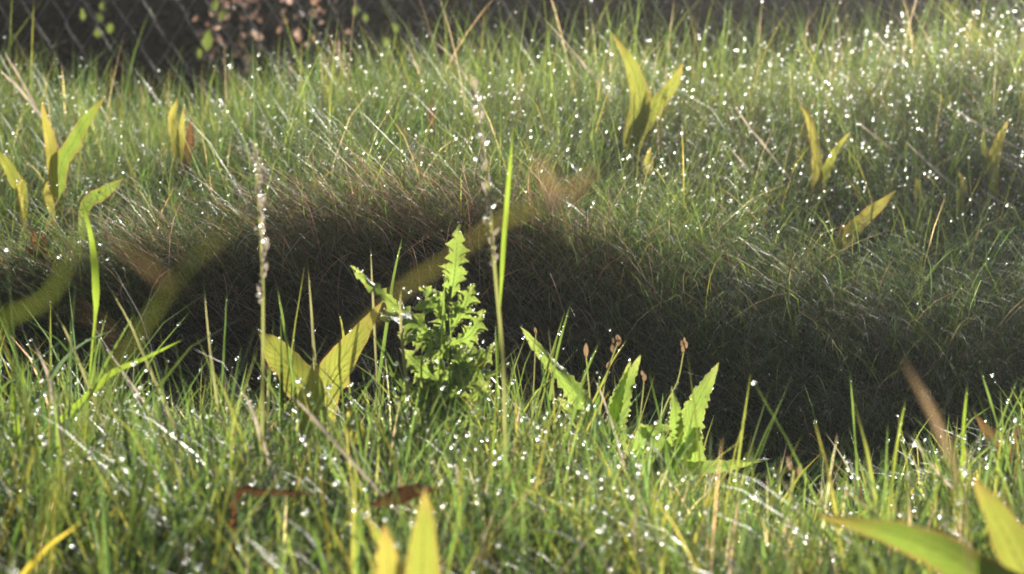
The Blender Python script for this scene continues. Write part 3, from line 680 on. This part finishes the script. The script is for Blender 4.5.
stalk('plantain_stalk', 'dark forked seed stalk in the low turf right of the rosette', 'flower stalk', [(786, 535), (790, 500), (794, 470)], 2.55, .0022, M_BARK,
      [(791, 470, hd2, .9, 0, -.3), (798, 475, hd2, .8, 0, .4)])
stalk('plantain_stalk', 'dark dead stalk standing behind the olive leaf at lower right', 'flower stalk', [(954, 545), (955, 490), (953, 440)], 2.5, .0024, M_BARK, [(953, 445, hd2, .9, 0, 0)])

# ------------------------------------------------------------------ single blades that stand out
def blade(label, tr, y, W, col, mat=None, dy=0.0, name='grass_blade', cat='grass blade', nrm=(0.1, -1, .15), fold=.35, group=None, prof=prof_blade):
    pts = trace(tr, y, dy); b = pts[0].copy()
    return obj(name, leaf(b, pts, W * .78, prof, nrm=nrm, fold=fold, n=16, cols=3, col=col, dewn=3), mat or MG, loc=b, label=label, cat=cat, group=group)
LG, OL, PALE, GB = (.12, .19, .03), (.15, .17, .045), (.46, .42, .36), (.12, .13, .08)
blade('bright green blade rising alone at left above the hollow', [(92, 350), (96, 300), (93, 250), (83, 200)], 2.75, .0045, LG, prof=prof_flag)
blade('broad bright green blade slanting up right at lower left', [(88, 395), (110, 374), (145, 358), (182, 340)], 2.7, .0042, LG)
blade('tall light green blade beside the right beaded flower spike', [(499, 330), (502, 270), (508, 190), (514, 118)], 2.6, .0028, LG, prof=prof_flag)
blade('short white dead straw standing at far lower left', [(56, 412), (48, 375), (31, 338)], 2.6, .0030, PALE, MD, name='dry_straw', cat='straw')
blade('thin pale straw leaning left beneath the broad slanting blade', [(150, 410), (122, 370), (97, 338)], 2.7, .0016, PALE, MD, name='dry_straw', cat='straw')
blade('grey-green stalk leaning left behind the broad slanting blade', [(170, 415), (148, 365), (128, 320), (102, 276)], 2.72, .0022, GB)
blade('grey-green stalk crossing the leftmost white straw', [(92, 395), (78, 360), (64, 328), (48, 302)], 2.68, .0019, GB)
blade('slim green blade with a drop at its tip at left', [(88, 400), (105, 365), (122, 335), (138, 308)], 2.68, .0018, GREEN)
blade('thin upright green blade just right of the lone bright green blade', [(90, 390), (97, 350), (110, 302)], 2.74, .0016, GREEN)
blade('dull bluish blade lying level at left above the straws', [(38, 410), (55, 372), (80, 345), (116, 329)], 2.75, .0026, (.06, .10, .07))
blade('light green pointed blade at the left edge of the near bank', [(18, 440), (14, 400), (10, 358)], 2.5, .0034, LG)
blade('second light green pointed blade beside the one at the left edge', [(28, 430), (24, 390), (21, 345)], 2.55, .0026, LG)
blade('grey pointed blade below the left beaded flower spike to its left', [(216, 395), (209, 340), (203, 276)], 2.8, .0021, GB)
blade('thin dark green blade right of the grey pointed blade', [(222, 385), (225, 330), (227, 280)], 2.85, .0016, DEEP)
blade('green blade leaning left just right of the left beaded spike', [(292, 375), (284, 325), (275, 277)], 2.8, .0022, GREEN)
blade('grey upright blade with a drop right of the left beaded spike', [(316, 385), (312, 320), (307, 255)], 2.86, .0023, GB)
blade('small pointed blade above the larger dock leaf pair', [(345, 350), (342, 325), (338, 312)], 2.93, .0016, OL)
blade('upright green blade above the upper left thistle leaf', [(386, 330), (394, 275), (404, 230)], 2.95, .0023, GREEN)
blade('thin grey blade left of the upright green blade by the thistle', [(374, 320), (372, 280), (370, 238)], 2.95, .0016, GB)
blade('grey-green stalk standing at the left flank of the thistle', [(414, 430), (405, 370), (400, 310), (402, 284)], 2.8, .0026, GB)
blade('thin blade just right of the thistle below the right beaded spike', [(498, 400), (496, 350), (495, 313)], 2.9, .0012, GREEN)
blade('green blade with a round drop left of the reddish bud', [(548, 410), (558, 350), (573, 294)], 2.86, .0022, GREEN)
blade('blurred green blade crossing the reddish bud', [(572, 420), (585, 375), (602, 336)], 2.75, .0023, GREEN)
blade('thin green blade leaning right by the brown seed head', [(598, 392), (612, 362), (630, 335)], 2.95, .0014, OL)
blade('pale stalk leaning left at the foot of the rosette', [(620, 450), (604, 400), (592, 375)], 2.8, .0018, PALE, MD, name='dry_straw', cat='straw')
blade('tall slim green blade rising into the dark right of the rosette', [(858, 490), (854, 420), (848, 356)], 2.7, .0018, GREEN)
blade('short green blade in the low turf under the tall slim one', [(826, 505), (832, 460), (841, 432)], 2.7, .0018, GREEN)
blade('green blade leaning right below the blurred tan straw', [(890, 500), (898, 440), (908, 388)], 2.65, .0020, LG)
blade('red-tipped green blade at lower right', [(962, 480), (964, 425), (968, 373)], 2.55, .0023, LG)
blade('slim blade leaning left near the right edge', [(1006, 455), (992, 405), (976, 358)], 2.7, .0018, GREEN)
blade('slim blade leaning right at the right edge', [(985, 480), (1000, 425), (1024, 362)], 2.7, .0018, GREEN)
blade('pale straw leaning left in the low turf at right', [(945, 480), (925, 455), (904, 428)], 2.6, .0018, PALE, MD, name='dry_straw', cat='straw')
blade('brownish straw slanting down right above the long dock leaf', [(905, 545), (868, 508), (822, 476)], 2.4, .0020, (.3, .22, .16), MD, name='dry_straw', cat='straw')
blade('short yellow blade at the bottom left corner', [(10, 590), (45, 550), (80, 523)], 2.1, .0032, (.32, .28, .05))
blade('bright dead straw in the turf under the left beaded spike', [(262, 440), (250, 405), (236, 385)], 2.5, .0022, PALE, MD, name='dry_straw', cat='straw')
blade('pale straw lying slantwise below the dock leaf pair', [(328, 435), (308, 412), (290, 395)], 2.4, .0020, PALE, MD, name='dry_straw', cat='straw')
# far bank straws and tall blades that stand out
for i, (lab, tr, y, W) in enumerate([
        ('white straw lying below the V-shaped yellow dock, pointing up left', [(768, 150), (748, 125), (728, 96)], 4.4, .0024),
        ('white straw right of the V-shaped yellow dock', [(880, 140), (865, 128), (850, 116)], 4.5, .0028),
        ('long white straw between the V-shaped dock and the right edge', [(945, 178), (920, 155), (895, 132)], 4.4, .0028),
        ('pale straw across the upper right bank', [(1000, 138), (975, 122), (948, 106)], 4.5, .0026),
        ('long pale stem leaning left from the crest at centre', [(470, 82), (450, 55), (428, 37)], 4.9, .0022),
        ('pale stem leaning left against the dark background left of the tall dock', [(592, 75), (568, 45), (534, 8)], 4.85, .0024),
        ('pinkish straw slanting at the upper left edge', [(22, 92), (10, 80), (-4, 66)], 4.7, .0032),
        ('white straw slanting near the upper left edge', [(20, 78), (10, 62), (3, 48)], 4.75, .0026),
        ('thick pale straw on the far right of the crest', [(745, 165), (736, 155), (722, 140)], 4.35, .0022)]):
    blade(lab, tr, y, W, PALE, MD, name='dry_straw', cat='straw')
for lab, tr, y in [('tall thin blade leaning left at the top above the right beaded spike', [(480, 75), (465, 40), (446, 0)], 4.9),
                   ('tall blade leaning right left of the tall dock', [(545, 70), (550, 35), (560, -5)], 4.9),
                   ('tall blade leaning right behind the tall dock', [(590, 90), (610, 45), (642, -5)], 4.8),
                   ('second tall blade leaning right behind the tall dock', [(585, 80), (595, 40), (608, -5)], 4.85),
                   ('tall slim blade at the top right of the tall dock', [(715, 70), (722, 35), (735, -5)], 4.9),
                   ('tall slim blade against the dark at upper right', [(818, 45), (822, 20), (828, -8)], 5.0),
                   ('tall slim blade at the top right third', [(915, 45), (922, 20), (932, -8)], 5.0)]:
    blade(lab, tr, y, .0017, GREEN)

# near, strongly out-of-focus stems
blade('soft-focus broad olive blade arching in from the left edge', [(-60, 420), (0, 325), (45, 300), (72, 252), (92, 190)], 1.0, .0012, (.065, .09, .022))
qb = trace([(30, 640), (52, 510), (84, 426), (122, 360), (167, 292), (209, 246), (252, 212)], 1.0); b2 = qb[0].copy()
sg = thing('soft_focus_grass', b2, 'long soft-focus olive grass stem with a brown withered leaf crossing the lower left', 'grass stalk')
obj('stem', leaf(b2, qb, .0010, prof_blade, n=20, cols=3, col=(.06, .08, .022)), MG, sg)
obj('leaf', leaf(b2, [P(168, 286, 1.0), P(140, 261, 1.0), P(100, 232, 1.0)], .0009, prof_blade, n=10, cols=3, col=(.17, .13, .07)), MD, sg)
obj('leaf', leaf(b2, [P(122, 360, 1.0), P(100, 322, 1.0), P(62, 305, 1.0)], .0006, prof_blade, n=10, cols=3, col=(.10, .075, .045)), MD, sg)
yb = trace([(190, 640), (240, 480), (300, 398), (390, 300), (446, 260), (500, 222), (555, 202)], 1.02); bb = yb[0].copy()
fs = thing('soft_focus_stem', bb, 'soft-focus tan stem with two short withered leaves above the thistle', 'stem')
obj('stem', leaf(bb, yb, .0010, prof_arch, n=18, cols=3, col=(.065, .068, .024)), MG, fs)
obj('leaf', leaf(bb, [P(553, 205, 1.02), P(549, 180, 1.02), P(534, 154, 1.02)], .0017, n=8, cols=3, col=(.24, .17, .10)), MD, fs)
obj('leaf', leaf(bb, [P(550, 205, 1.02), P(575, 187, 1.02), P(600, 165, 1.02)], .0015, n=8, cols=3, col=(.18, .13, .07)), MD, fs)
obj('node', tube(bb, [P(545, 206, 1.02), P(555, 203, 1.02), P(562, 200, 1.02)], .0021, .0021, 5), M_SEEDG, fs)
blade('soft-focus tan straw slanting down at lower right', [(975, 640), (962, 500), (940, 430), (903, 358)], 1.45, .0022, (.26, .20, .12), MD, name='dry_straw', cat='straw', prof=prof_arch)

# ------------------------------------------------------------------ dew
dp = np.concatenate([d[0] for d in dew]); dr = np.concatenate([d[1] for d in dew])
import bmesh
bm = bmesh.new(); bmesh.ops.create_icosphere(bm, subdivisions=1, radius=1.0)
bv = np.array([v.co[:] for v in bm.verts]); bf = np.array([[v.index for v in f.verts] for f in bm.faces]); bm.free()
V = (dp[:, None, :] + bv[None] * dr[:, None, None]).reshape(-1, 3)
F = (np.arange(len(dp))[:, None, None] * len(bv) + bf[None]).reshape(-1, 3)
obj('dew_drops', mesh_np('dew_drops', V, None, F), M_DEW, kind='stuff', label='countless sparkling dew drops beading the grass of both banks', cat='dew')
print('tris', sum(sum(len(p.vertices) - 2 for p in o.data.polygons) if len(o.data.polygons) < 200000 else len(o.data.polygons) * 2 for o in COL.objects if o.type == 'MESH'), 'drops', len(dp))

# ------------------------------------------------------------------ thin haze added for the veil of glare and lifted darks
hm, ht = new_mat('veil_haze'); hn = N(ht)
vp = hn.n('ShaderNodeVolumePrincipled'); vp.inputs['Density'].default_value = .0034; vp.inputs['Anisotropy'].default_value = .88
vp.inputs['Color'].default_value = (.95, .95, .95, 1)
ho = hn.n('ShaderNodeOutputMaterial'); hn.l(vp.outputs[0], ho.inputs['Volume'])
c0 = np.array([(a, b, c) for a in (-14, 14) for b in (-3, 16) for c in (-1.4, 2.2)], float)
obj('haze', mesh_np('haze', c0, [(0, 1, 3, 2), (4, 6, 7, 5), (0, 4, 5, 1), (2, 3, 7, 6), (0, 2, 6, 4), (1, 5, 7, 3)], smooth=False), hm, kind='stuff',
    label='thin haze added over the grassy banks for the veil of glare toward the sun', cat='haze')
